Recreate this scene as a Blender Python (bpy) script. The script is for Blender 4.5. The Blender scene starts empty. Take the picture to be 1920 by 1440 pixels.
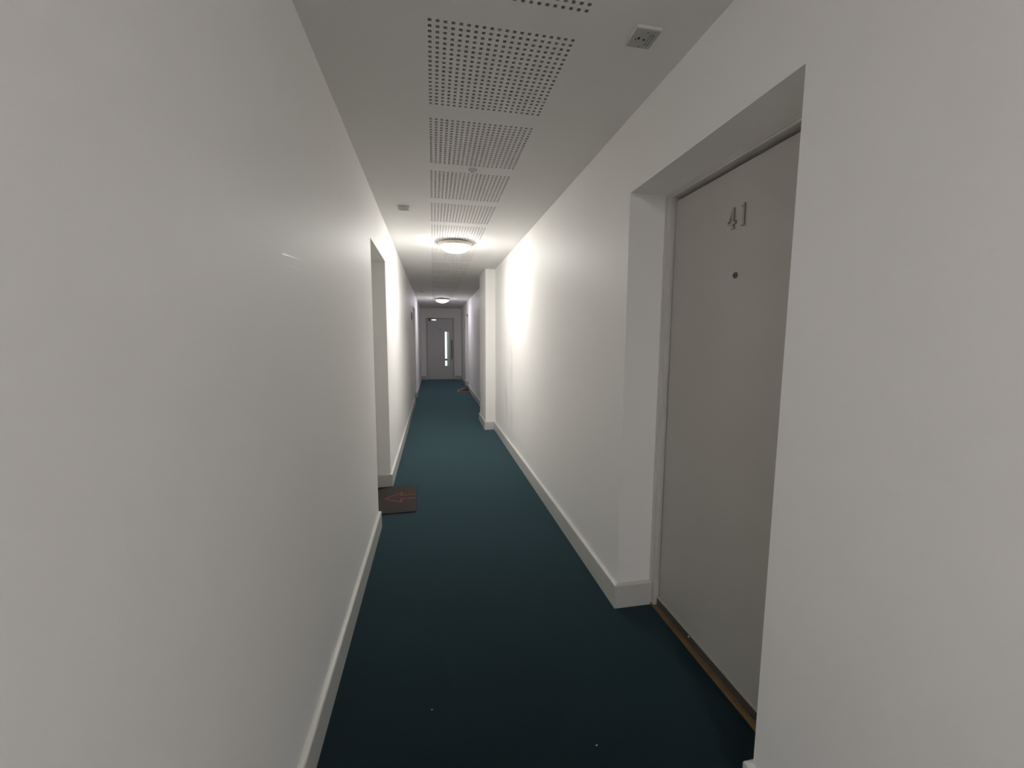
import bpy, bmesh, math, random
from mathutils import Vector, Matrix
random.seed(4)
C = bpy.context.scene.collection

# ------------------------------------------------------------------ camera
CAM_H = 1.3457
YAW, PITCH, ROLL, FPX = 0.187717, -0.107528, 0.004949, 775.05
cy_, sy_, cp_, sp_ = math.cos(YAW), math.sin(YAW), math.cos(PITCH), math.sin(PITCH)
F = Vector((sy_*cp_, cy_*cp_, sp_)); r0 = Vector((cy_, -sy_, 0)); u0 = r0.cross(F)
r = math.cos(ROLL)*r0 + math.sin(ROLL)*u0; u = -math.sin(ROLL)*r0 + math.cos(ROLL)*u0
cam_d = bpy.data.cameras.new('camera'); cam = bpy.data.objects.new('camera', cam_d); C.objects.link(cam)
M = Matrix.Identity(4)
for i in range(3):
    M[i][0], M[i][1], M[i][2] = r[i], u[i], -F[i]
M.translation = Vector((0, 0, CAM_H))
cam.matrix_world = M
cam_d.sensor_width = 36; cam_d.sensor_fit = 'HORIZONTAL'; cam_d.lens = FPX/1920*36
cam_d.clip_start = 0.02; cam_d.clip_end = 100
bpy.context.scene.camera = cam

# ------------------------------------------------------------------ world, exposure
w = bpy.data.worlds.new('daylight'); bpy.context.scene.world = w; w.use_nodes = True
w.node_tree.nodes['Background'].inputs[0].default_value = (0.86, 1.0, 0.98, 1)
w.node_tree.nodes['Background'].inputs[1].default_value = 1.6
vs = bpy.context.scene.view_settings
vs.view_transform = 'Standard'; vs.look = 'None'; vs.gamma = 1; vs.use_curve_mapping = False
vs.exposure = 0.0
cyc = bpy.context.scene.cycles      # a white corridor lives on bounced light
cyc.max_bounces = 14; cyc.diffuse_bounces = 12; cyc.glossy_bounces = 4

# light colours and strengths of the round ceiling lights (x, y, colour, strength)
LAMPS = [
    (0.241, 4.48, (1.0, 0.97, 0.93), 100.0, 'round opal ceiling light glowing in the middle of the corridor, nearest one ahead'),
    (0.235, 10.60, (0.95, 0.91, 1.0), 51.0, 'small-looking far ceiling light near the door at the corridor end'),
    (0.241, -1.90, (0.98, 0.95, 0.98), 128.0, 'round opal ceiling light behind the viewer, above the near end of the corridor'),
]

# ------------------------------------------------------------------ dimensions (metres)
ZC = 2.351; XL = -0.400; XR = 0.894; XR2 = 0.915; ZH = 2.012
YEND = 14.0; YBACK = -9.0
R1 = (0.925, 1.835)        # recess of door 41, right
R3 = (11.10, 12.00)        # far right recess
L1 = (2.950, 3.802)        # near left recess
L2 = (8.76, 9.67)          # far left recess
PIER = (0.752, 6.05, 6.82)
DEEP = 0.181               # wall face to door frame

# ------------------------------------------------------------------ materials
def mat(name, col, rough=0.6, spec=0.3, metal=0.0, noise=0.0, nscale=8.0, bump=0.0, bscale=200.0, col2=None, emit=None):
    m = bpy.data.materials.new(name); m.use_nodes = True
    nt = m.node_tree; b = nt.nodes['Principled BSDF']
    b.inputs['Base Color'].default_value = (*col, 1); b.inputs['Roughness'].default_value = rough
    b.inputs['Specular IOR Level'].default_value = spec; b.inputs['Metallic'].default_value = metal
    tc = nt.nodes.new('ShaderNodeTexCoord')
    if noise or col2:
        n = nt.nodes.new('ShaderNodeTexNoise'); n.inputs['Scale'].default_value = nscale; n.inputs['Detail'].default_value = 6
        nt.links.new(tc.outputs['Object'], n.inputs['Vector'])
        mx = nt.nodes.new('ShaderNodeMix'); mx.data_type = 'RGBA'
        c2 = col2 if col2 else tuple(c*(1-noise) for c in col)
        mx.inputs['A'].default_value = (*col, 1); mx.inputs['B'].default_value = (*c2, 1)
        nt.links.new(n.outputs['Fac'], mx.inputs['Factor']); nt.links.new(mx.outputs['Result'], b.inputs['Base Color'])
    if bump:
        n2 = nt.nodes.new('ShaderNodeTexNoise'); n2.inputs['Scale'].default_value = bscale; n2.inputs['Detail'].default_value = 3
        nt.links.new(tc.outputs['Object'], n2.inputs['Vector'])
        bp = nt.nodes.new('ShaderNodeBump'); bp.inputs['Strength'].default_value = bump; bp.inputs['Distance'].default_value = 0.002
        nt.links.new(n2.outputs['Fac'], bp.inputs['Height']); nt.links.new(bp.outputs['Normal'], b.inputs['Normal'])
    if emit:
        b.inputs['Emission Color'].default_value = (*emit[0], 1); b.inputs['Emission Strength'].default_value = emit[1]
    return m

WALL = mat('wall_paint', (0.90, 0.89, 0.87), 0.55, 0.30, noise=0.03, nscale=3, bump=0.12, bscale=260)
CEIL = mat('ceiling_paint', (0.80, 0.795, 0.775), 0.8, 0.2, noise=0.02, nscale=3)
TRIM = mat('skirting_gloss_paint', (0.60, 0.595, 0.565), 0.35, 0.45, noise=0.03, nscale=12)
FRAME = mat('door_frame_paint', (0.66, 0.645, 0.61), 0.40, 0.4, noise=0.03, nscale=10)
LEAF = mat('door_leaf_paint', (0.56, 0.54, 0.505), 0.45, 0.4, noise=0.03, nscale=6, bump=0.05)
LEAF2 = mat('far_door_paint', (0.66, 0.645, 0.65), 0.45, 0.4, noise=0.03, nscale=6)
CORE = mat('raw_board_edge', (0.46, 0.445, 0.42), 0.95, 0.05)
FELT = mat('acoustic_felt', (0.020, 0.018, 0.015), 1.0, 0.0)
DARK = mat('black_rubber', (0.02, 0.02, 0.02), 0.7, 0.2)
STEEL = mat('brushed_steel', (0.34, 0.34, 0.31), 0.38, 0.5, 1.0)
DSTEEL = mat('dark_bronze_steel', (0.16, 0.13, 0.12), 0.4, 0.5, 0.6)
BRASSY = mat('silver_paint', (0.75, 0.75, 0.75), 0.25, 0.5, 0.8)
WBAR = mat('weather_bar_grey', (0.12, 0.115, 0.10), 0.5, 0.4, 0.2, noise=0.2, nscale=30)
WLIP = mat('weather_bar_lip', (0.62, 0.61, 0.58), 0.4, 0.5, 0.2)
WOOD = mat('oak_threshold', (0.28, 0.195, 0.095), 0.5, 0.3, noise=0.0, nscale=18, col2=(0.14, 0.078, 0.032))
PLASTIC = mat('white_plastic', (0.66, 0.66, 0.64), 0.35, 0.5)
PLASTICG = mat('grey_plastic_face', (0.42, 0.42, 0.41), 0.4, 0.4)
PLASTICD = mat('grey_plastic', (0.20, 0.20, 0.19), 0.4, 0.4)
RIM = mat('lamp_rim_enamel', (0.62, 0.55, 0.47), 0.35, 0.5)
MATP = mat('doormat_rubber', (0.050, 0.044, 0.042), 0.9, 0.15, noise=0.35, nscale=60, bump=0.3, bscale=500)
ORANGE = mat('orange_print', (0.24, 0.055, 0.032), 0.8, 0.2, noise=0.3, nscale=40)
TAN = mat('tan_leather', (0.24, 0.115, 0.055), 0.55, 0.3, noise=0.35, nscale=30)
SOLE = mat('cream_rubber', (0.55, 0.52, 0.47), 0.6, 0.3)
SCUFF = mat('burnished_scuff', (0.93, 0.93, 0.90), 0.44, 1.0)
LINT = mat('white_lint', (0.5, 0.5, 0.5), 0.9, 0.1)

def wall_marks(m):   # grubby streaks low on the right-hand wall just before the pier
    nt = m.node_tree; b = nt.nodes['Principled BSDF']; src = b.inputs['Base Color'].links[0].from_socket
    tc = nt.nodes.new('ShaderNodeTexCoord')
    mp = nt.nodes.new('ShaderNodeMapping'); mp.inputs['Location'].default_value = (0, -4.95*2.2, -0.75*0.9); mp.inputs['Scale'].default_value = (0, 2.2, 0.9)
    nt.links.new(tc.outputs['Object'], mp.inputs['Vector'])
    g = nt.nodes.new('ShaderNodeTexGradient'); g.gradient_type = 'SPHERICAL'; nt.links.new(mp.outputs['Vector'], g.inputs['Vector'])
    mp2 = nt.nodes.new('ShaderNodeMapping'); mp2.inputs['Scale'].default_value = (1, 6, 1.2); nt.links.new(tc.outputs['Object'], mp2.inputs['Vector'])
    n = nt.nodes.new('ShaderNodeTexNoise'); n.inputs['Scale'].default_value = 1.6; n.inputs['Detail'].default_value = 5; nt.links.new(mp2.outputs['Vector'], n.inputs['Vector'])
    rp = nt.nodes.new('ShaderNodeMapRange'); rp.inputs['From Min'].default_value = 0.52; rp.inputs['From Max'].default_value = 0.75
    nt.links.new(n.outputs['Fac'], rp.inputs['Value'])
    mu = nt.nodes.new('ShaderNodeMath'); mu.operation = 'MULTIPLY'; nt.links.new(g.outputs['Fac'], mu.inputs[0]); nt.links.new(rp.outputs['Result'], mu.inputs[1])
    mx = nt.nodes.new('ShaderNodeMix'); mx.data_type = 'RGBA'; mx.inputs['B'].default_value = (0.60, 0.59, 0.57, 1)
    nt.links.new(mu.outputs['Value'], mx.inputs['Factor']); nt.links.new(src, mx.inputs['A']); nt.links.new(mx.outputs['Result'], b.inputs['Base Color'])
WALLR = WALL.copy(); WALLR.name = 'wall_paint_scuffed'; wall_marks(WALLR)

def carpet():
    m = bpy.data.materials.new('teal_carpet'); m.use_nodes = True; nt = m.node_tree; b = nt.nodes['Principled BSDF']
    b.inputs['Roughness'].default_value = 0.75; b.inputs['Specular IOR Level'].default_value = 0.03; b.inputs['Sheen Weight'].default_value = 0.46; b.inputs['Sheen Roughness'].default_value = 0.5; b.inputs['Sheen Tint'].default_value = (0.40, 0.73, 0.87, 1)
    tc = nt.nodes.new('ShaderNodeTexCoord')
    n = nt.nodes.new('ShaderNodeTexNoise'); n.inputs['Scale'].default_value = 260; n.inputs['Detail'].default_value = 4
    n1 = nt.nodes.new('ShaderNodeTexNoise'); n1.inputs['Scale'].default_value = 2.2; n1.inputs['Detail'].default_value = 5
    nt.links.new(tc.outputs['Object'], n.inputs['Vector']); nt.links.new(tc.outputs['Object'], n1.inputs['Vector'])
    cr = nt.nodes.new('ShaderNodeValToRGB'); e = cr.color_ramp.elements
    e[0].position = 0.30; e[0].color = CARPET[0]; e[1].position = 0.72; e[1].color = CARPET[1]
    nt.links.new(n.outputs['Fac'], cr.inputs['Fac'])
    mx = nt.nodes.new('ShaderNodeMix'); mx.data_type = 'RGBA'; mx.blend_type = 'MULTIPLY'; mx.inputs['Factor'].default_value = 1
    c2 = nt.nodes.new('ShaderNodeValToRGB'); e = c2.color_ramp.elements
    e[0].position = 0.35; e[0].color = (0.80, 0.84, 0.86, 1); e[1].position = 0.65; e[1].color = (1.1, 1.08, 1.05, 1)
    nt.links.new(n1.outputs['Fac'], c2.inputs['Fac'])
    nt.links.new(cr.outputs['Color'], mx.inputs['A']); nt.links.new(c2.outputs['Color'], mx.inputs['B'])
    nt.links.new(mx.outputs['Result'], b.inputs['Base Color'])
    bp = nt.nodes.new('ShaderNodeBump'); bp.inputs['Strength'].default_value = 0.35; bp.inputs['Distance'].default_value = 0.0012
    nt.links.new(n.outputs['Fac'], bp.inputs['Height']); nt.links.new(bp.outputs['Normal'], b.inputs['Normal'])
    return m
CARPET = ((0.0001, 0.0009, 0.0011, 1), (0.0003, 0.0024, 0.0030, 1))
CARPET_M = carpet()

# ------------------------------------------------------------------ helpers
def obj(name, bm, m, parent=None, loc=(0, 0, 0), smooth=False, label=None, cat=None, kind=None, group=None):
    me = bpy.data.meshes.new(name)
    bmesh.ops.recalc_face_normals(bm, faces=bm.faces[:])
    if smooth:
        for f in bm.faces: f.smooth = True
    bm.to_mesh(me); bm.free(); me.materials.append(m)
    o = bpy.data.objects.new(name, me); C.objects.link(o); o.location = loc
    if parent: o.parent = parent
    if label: o['label'] = label
    if cat: o['category'] = cat
    if kind: o['kind'] = kind
    if group: o['group'] = group
    return o
def empty(name, loc, label, cat, group=None, kind=None, rz=0):
    o = bpy.data.objects.new(name, None); C.objects.link(o); o.location = loc; o.rotation_euler[2] = rz
    o['label'] = label; o['category'] = cat
    if group: o['group'] = group
    if kind: o['kind'] = kind
    return o
def box(bm, x0, x1, y0, y1, z0, z1):
    v = [bm.verts.new(p) for p in ((x0,y0,z0),(x1,y0,z0),(x1,y1,z0),(x0,y1,z0),(x0,y0,z1),(x1,y0,z1),(x1,y1,z1),(x0,y1,z1))]
    for q in ((0,3,2,1),(4,5,6,7),(0,1,5,4),(1,2,6,5),(2,3,7,6),(3,0,4,7)): bm.faces.new([v[i] for i in q])
def B(*boxes, bev=0.0, seg=2):
    bm = bmesh.new()
    for b in boxes: box(bm, *b)
    if bev: bmesh.ops.bevel(bm, geom=bm.edges[:], offset=bev, segments=seg, affect='EDGES', profile=0.5)
    return bm
def lathe(prof, n=48, axis='Z'):
    """prof: list of (radius, height) revolved around axis."""
    bm = bmesh.new(); rings = []
    for (rr, h) in prof:
        if rr < 1e-6:
            rings.append([bm.verts.new((0, 0, h))])
        else:
            rings.append([bm.verts.new((rr*math.cos(2*math.pi*k/n), rr*math.sin(2*math.pi*k/n), h)) for k in range(n)])
    for a, b in zip(rings, rings[1:]):
        for k in range(n):
            k2 = (k+1) % n
            if len(a) == 1 and len(b) > 1: bm.faces.new((a[0], b[k], b[k2]))
            elif len(b) == 1 and len(a) > 1: bm.faces.new((a[k], a[k2], b[0]))
            elif len(a) > 1: bm.faces.new((a[k], a[k2], b[k2], b[k]))
    if axis == 'X':
        bmesh.ops.rotate(bm, verts=bm.verts[:], matrix=Matrix.Rotation(-math.pi/2, 3, 'Y'))   # +z becomes -x
    if axis == 'Y':
        bmesh.ops.rotate(bm, verts=bm.verts[:], matrix=Matrix.Rotation(math.pi/2, 3, 'X'))    # +z becomes -y
    return bm
def prism(pts, d0, d1, fn):
    """extrude 2D polygon pts between depths d0 and d1; fn(a, b, d) -> 3D"""
    bm = bmesh.new()
    A = [bm.verts.new(fn(a, b, d0)) for a, b in pts]; Z = [bm.verts.new(fn(a, b, d1)) for a, b in pts]
    bm.faces.new(A); bm.faces.new(Z[::-1])
    n = len(pts)
    for i in range(n): bm.faces.new((A[i], A[(i+1) % n], Z[(i+1) % n], Z[i]))
    return bm
BASEP = [(0.0, 0.0), (0.018, 0.0), (0.018, 0.113), (0.0165, 0.1175), (0.0125, 0.1205), (0.007, 0.1225), (0.0, 0.1235)]
def sweep(bm, path, side, prof=BASEP):
    """mitred sweep of prof (offset to the `side` of the path direction, height) along a polyline in xy"""
    n = len(path); cols = []
    for i, p in enumerate(path):
        p = Vector(p)
        d1 = (p-Vector(path[i-1])).normalized() if i > 0 else None
        d2 = (Vector(path[i+1])-p).normalized() if i < n-1 else None
        d1 = d1 or d2; d2 = d2 or d1
        n1 = Vector((-d1.y, d1.x))*side; n2 = Vector((-d2.y, d2.x))*side
        mt = (n1+n2)/(1+n1.dot(n2))
        cols.append([bm.verts.new((p.x+mt.x*o, p.y+mt.y*o, h)) for o, h in prof])
    for a, b in zip(cols, cols[1:]):
        for k in range(len(prof)):
            k2 = (k+1) % len(prof); bm.faces.new((a[k], a[k2], b[k2], b[k]))
    bm.faces.new(cols[0]); bm.faces.new(cols[-1][::-1])
def wall_segments(x0, x1, y0, y1, holes, z1=ZC, head=ZH):
    """boxes of a wall along Y with door recesses; reveals included"""
    out = []; y = y0
    for a, b in holes:
        out.append((x0, x1, y, a, 0, z1)); out.append((x0, x1, a, b, head, z1)); y = b
    out.append((x0, x1, y, y1, 0, z1))
    return out
def wall_mesh(xf, xb, y0, y1, holes):
    """one clean skin: face with door-shaped cutouts, reveals, back; no internal faces"""
    bm = bmesh.new()
    ys = [y0]+[v for h in holes for v in h]+[y1]
    def q(*p): bm.faces.new([bm.verts.new(c) for c in p])
    for x in (xf, xb):
        for i in range(len(ys)-1):
            a, b = ys[i], ys[i+1]
            if i % 2 == 0: q((x,a,0),(x,b,0),(x,b,ZH),(x,a,ZH))
            q((x,a,ZH),(x,b,ZH),(x,b,ZC),(x,a,ZC))
    for i in range(len(ys)-1):
        a, b = ys[i], ys[i+1]
        if i % 2 == 0: q((xf,a,0),(xb,a,0),(xb,b,0),(xf,b,0))
        else: q((xf,a,ZH),(xb,a,ZH),(xb,b,ZH),(xf,b,ZH))
        q((xf,a,ZC),(xb,a,ZC),(xb,b,ZC),(xf,b,ZC))
    for i, y in enumerate(ys):
        q((xf,y,0),(xb,y,0),(xb,y,ZH),(xf,y,ZH))
        if i in (0, len(ys)-1): q((xf,y,ZH),(xb,y,ZH),(xb,y,ZC),(xf,y,ZC))
    bmesh.ops.remove_doubles(bm, verts=bm.verts[:], dist=1e-5)
    return bm

# ------------------------------------------------------------------ room shell
THK = 0.36
obj('floor', B((XL-THK-0.05, XR+THK+0.05, YBACK-0.1, YEND+2.2, -0.12, 0.0)), CARPET_M, kind='structure',
    label='dark teal-blue carpet running the whole length of the corridor', cat='floor')
obj('wall_left', wall_mesh(XL, XL-THK, YBACK, YEND, [L1, L2]), WALL, kind='structure',
    label='long white painted left wall with two door recesses', cat='wall')
wl = bpy.data.objects['wall_left']
obj('wall_right', wall_mesh(XR, XR+THK, YBACK, PIER[1]+0.3, [R1]), WALLR, kind='structure',
    label='white painted right wall with the recess of door 41, before the pier', cat='wall')
obj('wall_right', wall_mesh(XR2, XR+THK, PIER[1]+0.3, YEND, [R3]), WALL, kind='structure',
    label='far stretch of the white right wall, between pier and end door', cat='wall')
obj('wall_pier', B((PIER[0], XR+0.03, PIER[1], PIER[2], 0, ZC), bev=0.002), WALL, kind='structure',
    label='white boxed-in pier standing out from the right wall halfway down', cat='pier')
# end wall with the door opening
DX0, DX1, DZ = -0.236, 0.690, 2.045
obj('wall_far', B((XL-THK, DX0, YEND, YEND+0.14, 0, ZC), (DX1, XR+THK, YEND, YEND+0.14, 0, ZC), (DX0, DX1, YEND, YEND+0.14, DZ, ZC)), WALL, kind='structure',
    label='pale grey-white end wall around the far door', cat='wall')
obj('wall_far', B((0.785, XR2+0.01, YEND-0.035, YEND+0.01, 0, ZC)), WALL, kind='structure',
    label='narrow boxed strip in the right corner beside the far door', cat='wall')
obj('wall_near', B((XL-THK, XR+THK, YBACK-0.12, YBACK, 0, ZC)), WALL, kind='structure',
    label='white wall closing the corridor behind the viewer', cat='wall')

# ceiling: solid parts around the perforated fields
XP, YP, GP, CELL, NH = 0.0038, 1.4497, 0.6031, 0.025, 20
fx0 = XP-CELL/2; fx1 = fx0+CELL*NH
starts = [YP-CELL/2+k*GP for k in range(-17, 21)]
cb = [(XL-THK, fx0, YBACK-0.1, YEND+0.1, ZC, ZC+0.0125), (fx1, XR+THK, YBACK-0.1, YEND+0.1, ZC, ZC+0.0125)]
y = YBACK-0.1
for s in starts:
    cb.append((fx0, fx1, y, s, ZC, ZC+0.0125)); y = s+CELL*NH
cb.append((fx0, fx1, y, YEND+0.1, ZC, ZC+0.0125))
ceil = obj('ceiling', B(*cb), CEIL, kind='structure', label='white plasterboard ceiling with a row of perforated square fields', cat='ceiling')
def perforated():
    bm = bmesh.new(); h = 0.0057; t = 0.0125; vd = {}
    def V(x, y, z):
        k = (round(x, 5), round(y, 5), round(z, 5))
        if k not in vd: vd[k] = bm.verts.new((x, y, z))
        return vd[k]
    for i in range(NH):
        for j in range(NH):
            x0, y0 = i*CELL, j*CELL; cx, cy = x0+CELL/2, y0+CELL/2
            O = [(x0,y0),(x0+CELL,y0),(x0+CELL,y0+CELL),(x0,y0+CELL)]
            I = [(cx-h,cy-h),(cx+h,cy-h),(cx+h,cy+h),(cx-h,cy+h)]
            for k in range(4):
                a, b = O[k], O[(k+1) % 4]; c, d = I[(k+1) % 4], I[k]
                bm.faces.new((V(*a,0), V(*d,0), V(*c,0), V(*b,0)))
                bm.faces.new((V(*d,0), V(*d,t), V(*c,t), V(*c,0))).material_index = 1
    return bm
pf = None
for s in starts:
    if pf is None:
        pf = obj('perforated_panel', perforated(), CEIL, ceil, (fx0, s, ZC)); pf.data.materials.append(CORE)
    else:
        o = pf.copy(); C.objects.link(o); o.parent = ceil; o.location = (fx0, s, ZC)
obj('acoustic_backing', B((fx0-0.02, fx1+0.02, YBACK, YEND, ZC+0.0126, ZC+0.03)), FELT, ceil, label='dark felt seen through the holes')
obj('upper_slab', B((XL-THK, XR+THK, YBACK-0.1, YEND+0.14, ZC+0.031, ZC+0.12)), CEIL, ceil)

# skirting boards
def skirt(name, paths, side, label):
    bm = bmesh.new()
    for p in paths: sweep(bm, p, side)
    return obj(name, bm, TRIM, kind='structure', label=label, cat='skirting')
RD = XR+DEEP; LD = XL-DEEP; RD2 = XR2+DEEP
skirt('baseboard_right', [
    [(XR, YBACK), (XR, R1[0]), (RD, R1[0])],
    [(RD, R1[1]), (XR, R1[1]), (XR, PIER[1]), (PIER[0], PIER[1]), (PIER[0], PIER[2]), (XR2, PIER[2]), (XR2, R3[0]), (RD2, R3[0])],
    [(RD2, R3[1]), (XR2, R3[1]), (XR2, YEND-0.035), (0.785, YEND-0.035), (0.785, YEND), (DX1+0.012, YEND)]], 1,
    'white gloss skirting board along the right wall and round the pier')
skirt('baseboard_left', [
    [(XL, YBACK), (XL, L1[0]), (LD, L1[0])],
    [(LD, L1[1]), (XL, L1[1]), (XL, L2[0]), (LD, L2[0])],
    [(LD, L2[1]), (XL, L2[1]), (XL, YEND), (DX0-0.012, YEND)]], -1,
    'white gloss skirting board along the left wall')

# ------------------------------------------------------------------ flat doors set in the side recesses
# local frame: x = depth away from corridor (0 at wall face), y along wall, z up; mirrored for left doors
def recess_door(name, label, xf, sgn, y0, y1, number=None):
    t = empty(name, (xf, (y0+y1)/2, 0), label, 'door', kind='structure')
    yc = (y0+y1)/2
    def bx(a, b, c, d, e, f):   # depth a..b, absolute y c..d
        xa, xb = sgn*a, sgn*b
        return (min(xa, xb), max(xa, xb), c-yc, d-yc, e, f)
    D = DEEP; j = 0.040
    obj('frame', B(bx(D, D+0.10, y0, y0+j, 0, ZH), bx(D, D+0.10, y1-j, y1, 0, ZH), bx(D, D+0.10, y0+j, y1-j, ZH-0.022, ZH),
                   bx(D+0.072, D+0.10, y0+j-0.001, y0+j+0.02, 0.0, ZH-0.02), bx(D+0.072, D+0.10, y1-j-0.02, y1-j+0.001, 0.0, ZH-0.02),
                   bx(D+0.072, D+0.10, y0+j, y1-j, ZH-0.045, ZH-0.02)), FRAME, t)
    obj('architrave_bead', B(bx(D-0.004, D+0.0005, y1-0.012, y1-0.0005, 0.0, ZH-0.013), bx(D-0.004, D+0.0005, y0+0.0005, y0+0.012, 0.0, ZH-0.013),
                   bx(D-0.004, D+0.0005, y0+0.0005, y1-0.0005, ZH-0.012, ZH-0.0005)), FRAME, t)
    obj('leaf', B(bx(D+0.025, D+0.069, y0+j+0.007, y1-j-0.007, 0.045, 1.975), bev=0.0012, seg=1), LEAF, t)
    obj('door_stop_seal', B(bx(D+0.0695, D+0.0715, y0+j, y1-j, 0.01, ZH-0.024)), DARK, t)
    wb = obj('weather_bar', B(bx(D+0.0175, D+0.0245, y0+j+0.002, y1-j-0.002, 0.0125, 0.046), bev=0.001), WBAR, t, label='dark grey draught seal')
    obj('lip', B(bx(D+0.0190, D+0.0245, y0+j+0.004, y1-j-0.004, 0.0465, 0.0575), bev=0.0015), WLIP, wb)
    sc = lathe([(0.0045, 0.0), (0.0045, 0.0012), (0.003, 0.002), (0, 0.002)], 16, 'X')
    if sgn < 0: bmesh.ops.rotate(sc, verts=sc.verts[:], matrix=Matrix.Rotation(math.pi, 3, 'Z'))
    obj('screw', sc, SCUFF, wb, (sgn*(D+0.0175), 0.145, 0.040), label='bright screw head')
    obj('threshold', B(bx(D-0.004, D+0.10, y0+0.001, y1-0.001, 0.0002, 0.012), bev=0.0015, seg=1), WOOD, t, label='worn oak strip')
    sp = lathe([(0.0, 0.0008), (0.0045, 0.0008), (0.0047, 0.0045), (0.010, 0.0045), (0.0115, 0.003), (0.0115, 0.0)], 28, 'X')
    if sgn < 0: bmesh.ops.rotate(sp, verts=sp.verts[:], matrix=Matrix.Rotation(math.pi, 3, 'Z'))
    s = obj('spyhole', sp, DSTEEL, t, (sgn*(D+0.025), 0.0, 1.585), True, label='round metal spyhole')
    ln = lathe([(0.0, 0.002), (0.003, 0.0016), (0.0044, 0.0009)], 20, 'X')
    if sgn < 0: bmesh.ops.rotate(ln, verts=ln.verts[:], matrix=Matrix.Rotation(math.pi, 3, 'Z'))
    obj('lens', ln, DARK, s, (0, 0, 0), True)
    if number:
        # digits in (a, b): a to the right as read from the corridor, b up; cast metal with serifs
        def four():
            polys = [[(0.0205, 0.0), (0.0320, 0.0), (0.0310, 0.004), (0.0300, 0.076), (0.0215, 0.076)],        # stem
                     [(0.0240, 0.076), (0.0235, 0.058), (0.0085, 0.0265), (0.0, 0.0265), (0.0, 0.0225)],       # diagonal
                     [(0.0, 0.0225), (0.0, 0.0175), (0.041, 0.0160), (0.041, 0.0275), (0.036, 0.0235)],       # crossbar
                     [(0.018, 0.0), (0.036, 0.0), (0.036, 0.0035), (0.018, 0.0035)]]                          # foot
            return polys
        def one():
            return [[(0.0085, 0.0), (0.0185, 0.0), (0.0185, 0.0775), (0.0145, 0.0775), (0.0085, 0.071)],
                    [(0.010, 0.071), (0.0145, 0.0775), (0.003, 0.0695), (0.003, 0.066)],
                    [(0.004, 0.0), (0.0235, 0.0), (0.0235, 0.0035), (0.004, 0.0035)]]
        for ch, polys, ya, zb in (('4', four(), 1.432, 1.757), ('1', one(), 1.3665, 1.757)):
            bm = bmesh.new()
            for k, pl in enumerate(polys):
                d = 0.0225 - 0.00015*k
                tb = prism(pl, 0, 1, lambda a, b, dd: (sgn*(D+(0.0252 if dd else d-0.0030)), -a, b))
                me = bpy.data.meshes.new('t'); tb.to_mesh(me); tb.free(); bm.from_mesh(me); bpy.data.meshes.remove(me)
            obj('digit', bm, STEEL, t, (0, ya-yc, zb), label='slim cast metal figure %s' % ch)
    return t
recess_door('door_1', 'taupe flat door 41 in the near right recess', XR, 1, *R1, number='41')
recess_door('door_2', 'flat door hidden in the near left recess by the orange-arrow mat', XL, -1, *L1)
recess_door('door_3', 'flat door in the far left recess beyond the wall plaque', XL, -1, *L2)
recess_door('door_4', 'flat door in the far right recess beside the tan shoes', XR2, 1, *R3)

# ------------------------------------------------------------------ end door (door_5)
Y0 = YEND
t = empty('door_5', (0.227, Y0, 0), 'grey end door with tall narrow glass strip and pull bar', 'door', kind='structure')
ox = 0.227
def ex(a, b, c, d, e, f): return (a-ox, b-ox, c, d, e, f)
obj('frame', B(ex(DX0, -0.205, -0.012, 0.12, 0, DZ), ex(0.656, DX1, -0.012, 0.12, 0, DZ), ex(-0.205, 0.656, -0.012, 0.12, 2.018, DZ),
              ex(-0.205, -0.185, 0.062, 0.12, 0, 2.02), ex(0.636, 0.656, 0.062, 0.12, 0, 2.02), ex(-0.19, 0.64, 0.062, 0.12, 1.998, 2.02)), FRAME, t)
obj('frame_seal', B(ex(-0.2045, -0.1985, 0.045, 0.0615, 0.0, 2.016), ex(0.6495, 0.6555, 0.045, 0.0615, 0.0, 2.016), ex(-0.198, 0.649, 0.045, 0.0615, 2.009, 2.0175)), DARK, t)
gx0, gx1, gz0, gz1 = 0.378, 0.522, 0.450, 1.587
lf = obj('leaf', B(ex(-0.197, gx0, 0.010, 0.060, 0.006, 2.008), ex(gx1, 0.648, 0.010, 0.060, 0.006, 2.008),
              ex(gx0, gx1, 0.010, 0.060, 0.006, gz0), ex(gx0, gx1, 0.010, 0.060, gz1, 2.008)), LEAF2, t)
gm = bpy.data.materials.new('clear_glass'); gm.use_nodes = True
g = gm.node_tree.nodes['Principled BSDF']; g.inputs['Base Color'].default_value = (0.93, 1.0, 0.98, 1); g.inputs['Roughness'].default_value = 0.02
g.inputs['Transmission Weight'].default_value = 1.0; g.inputs['IOR'].default_value = 1.45
obj('glass_pane', B(ex(gx0, gx1, 0.032, 0.038, gz0, gz1)), gm, lf, label='clear vision strip')
obj('glazing_bead', B(ex(gx0-0.008, gx0+0.002, 0.004, 0.030, gz0-0.008, gz1+0.008), ex(gx1-0.002, gx1+0.008, 0.004, 0.030, gz0-0.008, gz1+0.008),
              ex(gx0, gx1, 0.004, 0.030, gz0-0.008, gz0+0.002), ex(gx0, gx1, 0.004, 0.030, gz1-0.002, gz1+0.008)), LEAF2, lf)
def tube(p0, p1, rad, n=16):
    bm = bmesh.new(); d = Vector(p1)-Vector(p0)
    bmesh.ops.create_cone(bm, cap_ends=True, segments=n, radius1=rad, radius2=rad, depth=d.length)
    q = d.to_track_quat('Z', 'Y')
    bmesh.ops.rotate(bm, verts=bm.verts[:], matrix=q.to_matrix()); bmesh.ops.translate(bm, verts=bm.verts[:], vec=(Vector(p0)+Vector(p1))/2)
    return bm
def merge(*bms):
    out = bmesh.new()
    for b in bms:
        me = bpy.data.meshes.new('t'); b.to_mesh(me); b.free(); out.from_mesh(me); bpy.data.meshes.remove(me)
    return out
hx = 0.600-ox
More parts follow.
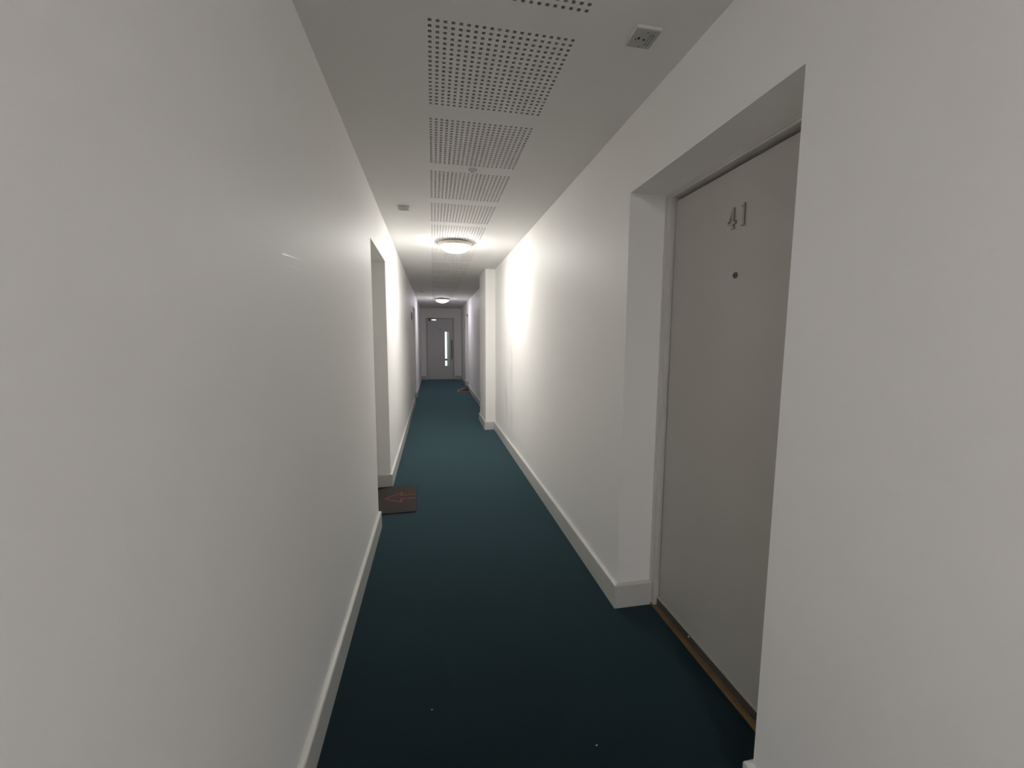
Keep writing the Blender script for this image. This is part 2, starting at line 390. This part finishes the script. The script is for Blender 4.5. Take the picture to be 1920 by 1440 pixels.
ph = obj('pull_bar', tube((hx, -0.045, 0.68), (hx, -0.045, 1.31), 0.014), DSTEEL, t, smooth=False, label='long dark metal pull handle')
for z in (0.76, 1.23):
    obj('standoff', tube((hx, 0.010, z), (hx, -0.034, z), 0.009), DSTEEL, ph)
sp = lathe([(0.0, 0.003), (0.014, 0.003), (0.017, 0.0)], 24, 'Y')
obj('lock_cylinder', sp, DSTEEL, t, (0.225-ox, 0.010, 1.675), label='small dark round fitting')
cl = obj('door_closer', B(ex(-0.059, 0.105, -0.036, 0.009, 1.940, 2.000), bev=0.008), BRASSY, t, label='silver overhead closer')
obj('closer_dark_end', B(ex(-0.150, -0.060, -0.040, 0.009, 1.934, 2.004), bev=0.006), DSTEEL, cl, label='closer end coloured dark, outside the lamp reflection')  # dark colour stands in for the closer's end without the lamp reflection
obj('closer_arm', merge(tube((0.0-ox, -0.02, 2.006), (-0.15-ox, -0.055, 2.010), 0.006, 10), tube((-0.15-ox, -0.055, 2.014), (0.06-ox, -0.016, 2.024), 0.006, 10)), DSTEEL, cl)
for z in (0.22, 1.05, 1.80):
    obj('hinge', tube((-0.200-ox, -0.004, z-0.05), (-0.200-ox, -0.004, z+0.05), 0.009, 12), DSTEEL, t)

# lobby beyond the end door: pale walls and a tall daylit window
LY = YEND+2.1
obj('wall_lobby', B((-0.30, -0.20, YEND+0.14, LY, 0, ZC), (1.35, 1.45, YEND+0.14, LY, 0, ZC),
                    (-0.30, 0.10, LY, LY+0.1, 0, ZC), (0.520, 1.45, LY, LY+0.1, 0, ZC), (0.10, 0.520, LY, LY+0.1, 0, 0.22), (0.10, 0.520, LY, LY+0.1, 2.2, ZC)), WALL,
    kind='structure', label='pale stair lobby walls glimpsed through the glass strip of the end door', cat='wall')
obj('ceiling', B((-0.30, 1.45, YEND+0.14, LY+0.1, ZC, ZC+0.1)), CEIL, kind='structure', label='lobby ceiling beyond the end door', cat='ceiling')
wn = empty('window_1', (0.31, LY, 0.22), 'tall daylit window in the lobby, seen through the glass strip', 'window', kind='structure')
obj('window_frame', B((-0.21, -0.18, 0.02, 0.07, 0, 1.98), (0.205, 0.21, 0.02, 0.07, 0, 1.98), (-0.18, 0.205, 0.02, 0.07, 0, 0.03), (-0.18, 0.205, 0.02, 0.07, 1.95, 1.98), (-0.18, 0.205, 0.02, 0.07, 0.30, 0.37)), DSTEEL, wn)
obj('pane', B((-0.18, 0.205, 0.04, 0.046, 0.03, 0.30)), gm, wn); obj('pane', B((-0.18, 0.205, 0.04, 0.046, 0.37, 1.95)), gm, wn)

# ------------------------------------------------------------------ ceiling lights
def ceiling_light(x, y, col, st, label):
    t = empty('ceiling_light', (x, y, ZC), label, 'ceiling light', 'round opal ceiling lights')
    obj('mounting_plate', lathe([(0, -0.0002), (0.150, -0.0002), (0.150, -0.012), (0, -0.012)], 48), PLASTICD, t)
    obj('rim', lathe([(0.140, -0.0125), (0.170, -0.0125), (0.173, -0.018), (0.172, -0.036), (0.163, -0.044), (0.150, -0.046), (0.140, -0.042)], 64), RIM, t, smooth=True)
    dm = mat('lit_opal_glass', (0.9, 0.9, 0.9), 0.4, emit=(col, st))
    pr = [(0.152*math.cos(a), -0.040-0.068*math.sin(a)) for a in [i*math.pi/2/9 for i in range(10)]]
    pr[-1] = (0, -0.108)
    obj('diffuser', lathe(pr, 48), dm, t, smooth=True)
    return t
for L in LAMPS: ceiling_light(*L)
ceiling_light(0.95, YEND+1.1, (0.86, 1.0, 0.94), 9.0, 'unseen ceiling light added to brighten the lobby beyond the end door')  # added lamp, out of view, to brighten the lobby wall behind the glass

# ------------------------------------------------------------------ square ceiling units and dome sensor
def detector(loc, rz, label):
    t = empty('ceiling_detector', loc, label, 'detector', 'square white ceiling units', rz=rz)
    obj('housing', B((-0.044, 0.044, -0.044, 0.044, -0.0115, -0.0002), bev=0.0015), PLASTIC, t)
    fc = obj('faceplate', B((-0.041, 0.041, -0.041, 0.041, -0.0140, -0.0117), bev=0.0008, seg=1), PLASTICG, t)
    for x, y in ((0.0, -0.031), (0.0, 0.034)):
        obj('screw', lathe([(0, -0.0150), (0.0028, -0.0150), (0.0034, -0.0141)], 16), PLASTICD, fc, (x, y, 0))
    obj('indicator', lathe([(0, -0.0165), (0.0030, -0.0163), (0.0042, -0.0141)], 16), DARK, fc, (-0.018, -0.003, 0))
    obj('indicator', lathe([(0, -0.0155), (0.0020, -0.0153), (0.0026, -0.0141)], 16), DARK, fc, (-0.026, 0.003, 0))
    obj('indicator', lathe([(0, -0.0165), (0.0025, -0.0163), (0.0036, -0.0141)], 16), DARK, fc, (0.002, 0.001, 0))
    obj('slot_surround', B((0.0135, 0.0160, -0.022, 0.022, -0.0151, -0.0141), (0.0245, 0.0270, -0.022, 0.022, -0.0151, -0.0141),
                           (0.0135, 0.0270, 0.022, 0.0245, -0.0151, -0.0141), (0.0135, 0.0270, -0.0245, -0.022, -0.0151, -0.0141)), PLASTICD, fc)
    return t
detector((0.700, 1.380, ZC), 0, 'square white ceiling unit with small dark holes, nearest, upper right')
detector((-0.208, 3.400, ZC), math.pi, 'square white ceiling unit near the left wall, before the first light')
detector((-0.224, 9.200, ZC), math.pi, 'tiny-looking square ceiling unit near the left wall by the far light')
t = empty('ceiling_sensor', (0.247, 2.590, ZC), 'small round dome sensor between two perforated ceiling fields', 'sensor')
obj('base_ring', lathe([(0, -0.0002), (0.027, -0.0002), (0.027, -0.005), (0.024, -0.008), (0, -0.008)], 40), PLASTIC, t, smooth=False)
obj('dome', lathe([(0.019, -0.0081), (0.0175, -0.014), (0.013, -0.019), (0.007, -0.0215), (0, -0.022)], 40), PLASTIC, t, smooth=True)

# ------------------------------------------------------------------ wall plaque before the far left recess
t = empty('wall_plaque', (XL, 8.10, 1.775), 'small grey plaque on the left wall before the far recess', 'sign')
obj('plate', B((0.0005, 0.010, -0.075, 0.075, -0.075, 0.075), bev=0.002), PLASTICG, t)
obj('cover', B((0.0105, 0.020, -0.060, 0.060, -0.060, 0.060), bev=0.003), PLASTICD, t)

# ------------------------------------------------------------------ scuffs on the left wall (chipped paint, a few tenths of a mm proud)
def stroke(pts, wds):
    bm = bmesh.new(); prev = None
    for i, ((yy, zz), wd) in enumerate(zip(pts, wds)):
        a = Vector(pts[min(i+1, len(pts)-1)])-Vector(pts[max(i-1, 0)]); a.normalize(); wd *= 1.3; nrm = Vector((-a.y, a.x))*wd/2
        ring = [bm.verts.new((XL, yy-nrm.x, zz-nrm.y)), bm.verts.new((XL+0.0004, yy-nrm.x*0.85, zz-nrm.y*0.85)),
                bm.verts.new((XL+0.0004, yy+nrm.x*0.85, zz+nrm.y*0.85)), bm.verts.new((XL, yy+nrm.x, zz+nrm.y))]
        if prev:
            for k in range(3): bm.faces.new((prev[k], prev[k+1], ring[k+1], ring[k]))
        prev = ring
    return bm
for pts, wds in (
    ([(1.251, 1.5745), (1.275, 1.576), (1.325, 1.5805), (1.375, 1.584), (1.42, 1.585)], (0.003, 0.0045, 0.0028, 0.0020, 0.0005)),
    ([(1.255, 1.549), (1.31, 1.552), (1.36, 1.554), (1.41, 1.5535), (1.465, 1.547)], (0.0006, 0.0012, 0.0018, 0.0012, 0.0004)),
    ([(1.673, 1.548), (1.690, 1.541), (1.703, 1.538), (1.725, 1.545)], (0.0008, 0.0025, 0.003, 0.0008)),
    ([(1.875, 1.532), (1.890, 1.520), (1.912, 1.516), (1.925, 1.519)], (0.0008, 0.002, 0.0035, 0.001)),
    ([(2.500, 1.897), (2.515, 1.887), (2.535, 1.877)], (0.001, 0.004, 0.001))):
    obj('scuff_mark', stroke(pts, wds), SCUFF, wl)

# ------------------------------------------------------------------ doormat with the orange arrow
t = empty('doormat', (-0.387, 3.476, 0), 'dark brown doormat with orange outline arrow, before the near left recess', 'doormat', rz=math.radians(2.6))
obj('pad', B((-0.225, 0.225, -0.296, 0.306, 0.0005, 0.009), bev=0.003), MATP, t)
def band(pts, wd, z0, z1):
    bms = []
    for (a, b) in zip(pts, pts[1:]):
        A_, B_ = Vector(a), Vector(b); d = (B_-A_).normalized(); nn = Vector((-d.y, d.x))*wd/2; e = d*wd*0.45
        q = [A_-nn-e*0.4, B_-nn+e*0.4, B_+nn+e*0.4, A_+nn-e*0.4]
        bms.append(prism([tuple(v) for v in q], z0, z1, lambda x, y, z: (x, y, z)))
    return merge(*bms)
ar = [(0.222, 0.070), (0.100, 0.062), (0.103, 0.135), (-0.030, 0.012), (0.103, -0.095), (0.100, -0.020), (0.222, -0.016)]
obj('arrow_print', band(ar, 0.0135, 0.0088, 0.0096), ORANGE, t, label='orange outlined arrow pointing left')

# ------------------------------------------------------------------ pair of tan shoes by the far right recess
def shoe(loc, rz, label):
    t = empty('shoe', loc, label, 'shoe', 'pair of tan shoes on the carpet', rz=rz)
    # length along +x (toe), stations: x, half width, centre y shift, top height
    st = [(-0.130, 0.020, 0, 0.060), (-0.118, 0.031, 0, 0.088), (-0.085, 0.036, 0, 0.095), (-0.045, 0.036, 0.001, 0.092), (0.0, 0.038, 0.003, 0.082),
          (0.040, 0.043, 0.005, 0.066), (0.080, 0.046, 0.005, 0.054), (0.110, 0.040, 0.003, 0.048), (0.132, 0.026, 0.0, 0.038), (0.142, 0.010, 0, 0.028)]
    bm = bmesh.new(); rings = []
    for x, hw, cy, h in st:
        ring = []
        for k in range(14):
            a = math.pi*k/13; c, s = math.cos(a), math.sin(a)
            ring.append(bm.verts.new((x, cy+hw*math.copysign(abs(c)**0.7, c), 0.018+(h-0.018)*abs(s)**0.6)))
        rings.append(ring)
    for a, b in zip(rings, rings[1:]):
        for k in range(13): bm.faces.new((a[k], a[k+1], b[k+1], b[k]))
        bm.faces.new((a[13], a[0], b[0], b[13]))
    bm.faces.new(rings[0]); bm.faces.new(rings[-1][::-1])
    obj('upper', bm, TAN, t, smooth=True)
    pts = [(x, cy+hw+0.003) for x, hw, cy, h in st]+[(x, cy-hw-0.003) for x, hw, cy, h in st[::-1]]
    obj('sole', prism(pts, 0.0005, 0.0185, lambda a, b, d: (a, b, d)), SOLE, t, label='cream rubber sole')
    tc = B((0.104, 0.1435, -0.034, 0.038, 0.019, 0.034), bev=0.006)
    obj('toe_bumper', tc, SOLE, t)
    cb = lathe([(0.026, 0.0), (0.030, 0.010), (0.026, 0.016), (0.020, 0.010), (0.019, -0.004)], 24)
    bmesh.ops.scale(cb, vec=(1.7, 1, 1), verts=cb.verts[:])
    obj('collar', cb, TAN, t, (-0.070, 0.0, 0.084), smooth=True)
    obj('insole', merge(B((-0.104, -0.036, -0.014, 0.014, 0.096, 0.098), bev=0.0009, seg=1)), DARK, t)
    for k in range(4):
        obj('lace', tube((0.000+0.016*k, -0.018, 0.0885-0.0075*k), (0.008+0.016*k, 0.022, 0.0875-0.0075*k), 0.0022, 8), SOLE, t)
    return t
shoe((0.735, 10.62, 0), math.radians(184), 'nearer of the two tan shoes on the carpet by the far right recess')
shoe((0.765, 10.80, 0), math.radians(168), 'farther of the two tan shoes on the carpet by the far right recess')

# ------------------------------------------------------------------ bits of lint on the carpet
for x, y in ((-0.025, 1.401), (0.515, 1.166)):
    bm = bmesh.new(); bmesh.ops.create_icosphere(bm, subdivisions=1, radius=0.0028)
    bmesh.ops.scale(bm, vec=(1.6, 0.7, 0.5), verts=bm.verts[:])
    obj('lint', bm, LINT, None, (x, y, 0.0014), label='tiny white lint fleck on the carpet ' + ('left of its middle, farther of two' if x < 0 else 'towards door 41, nearer of two'), cat='lint', group='lint flecks on the carpet')
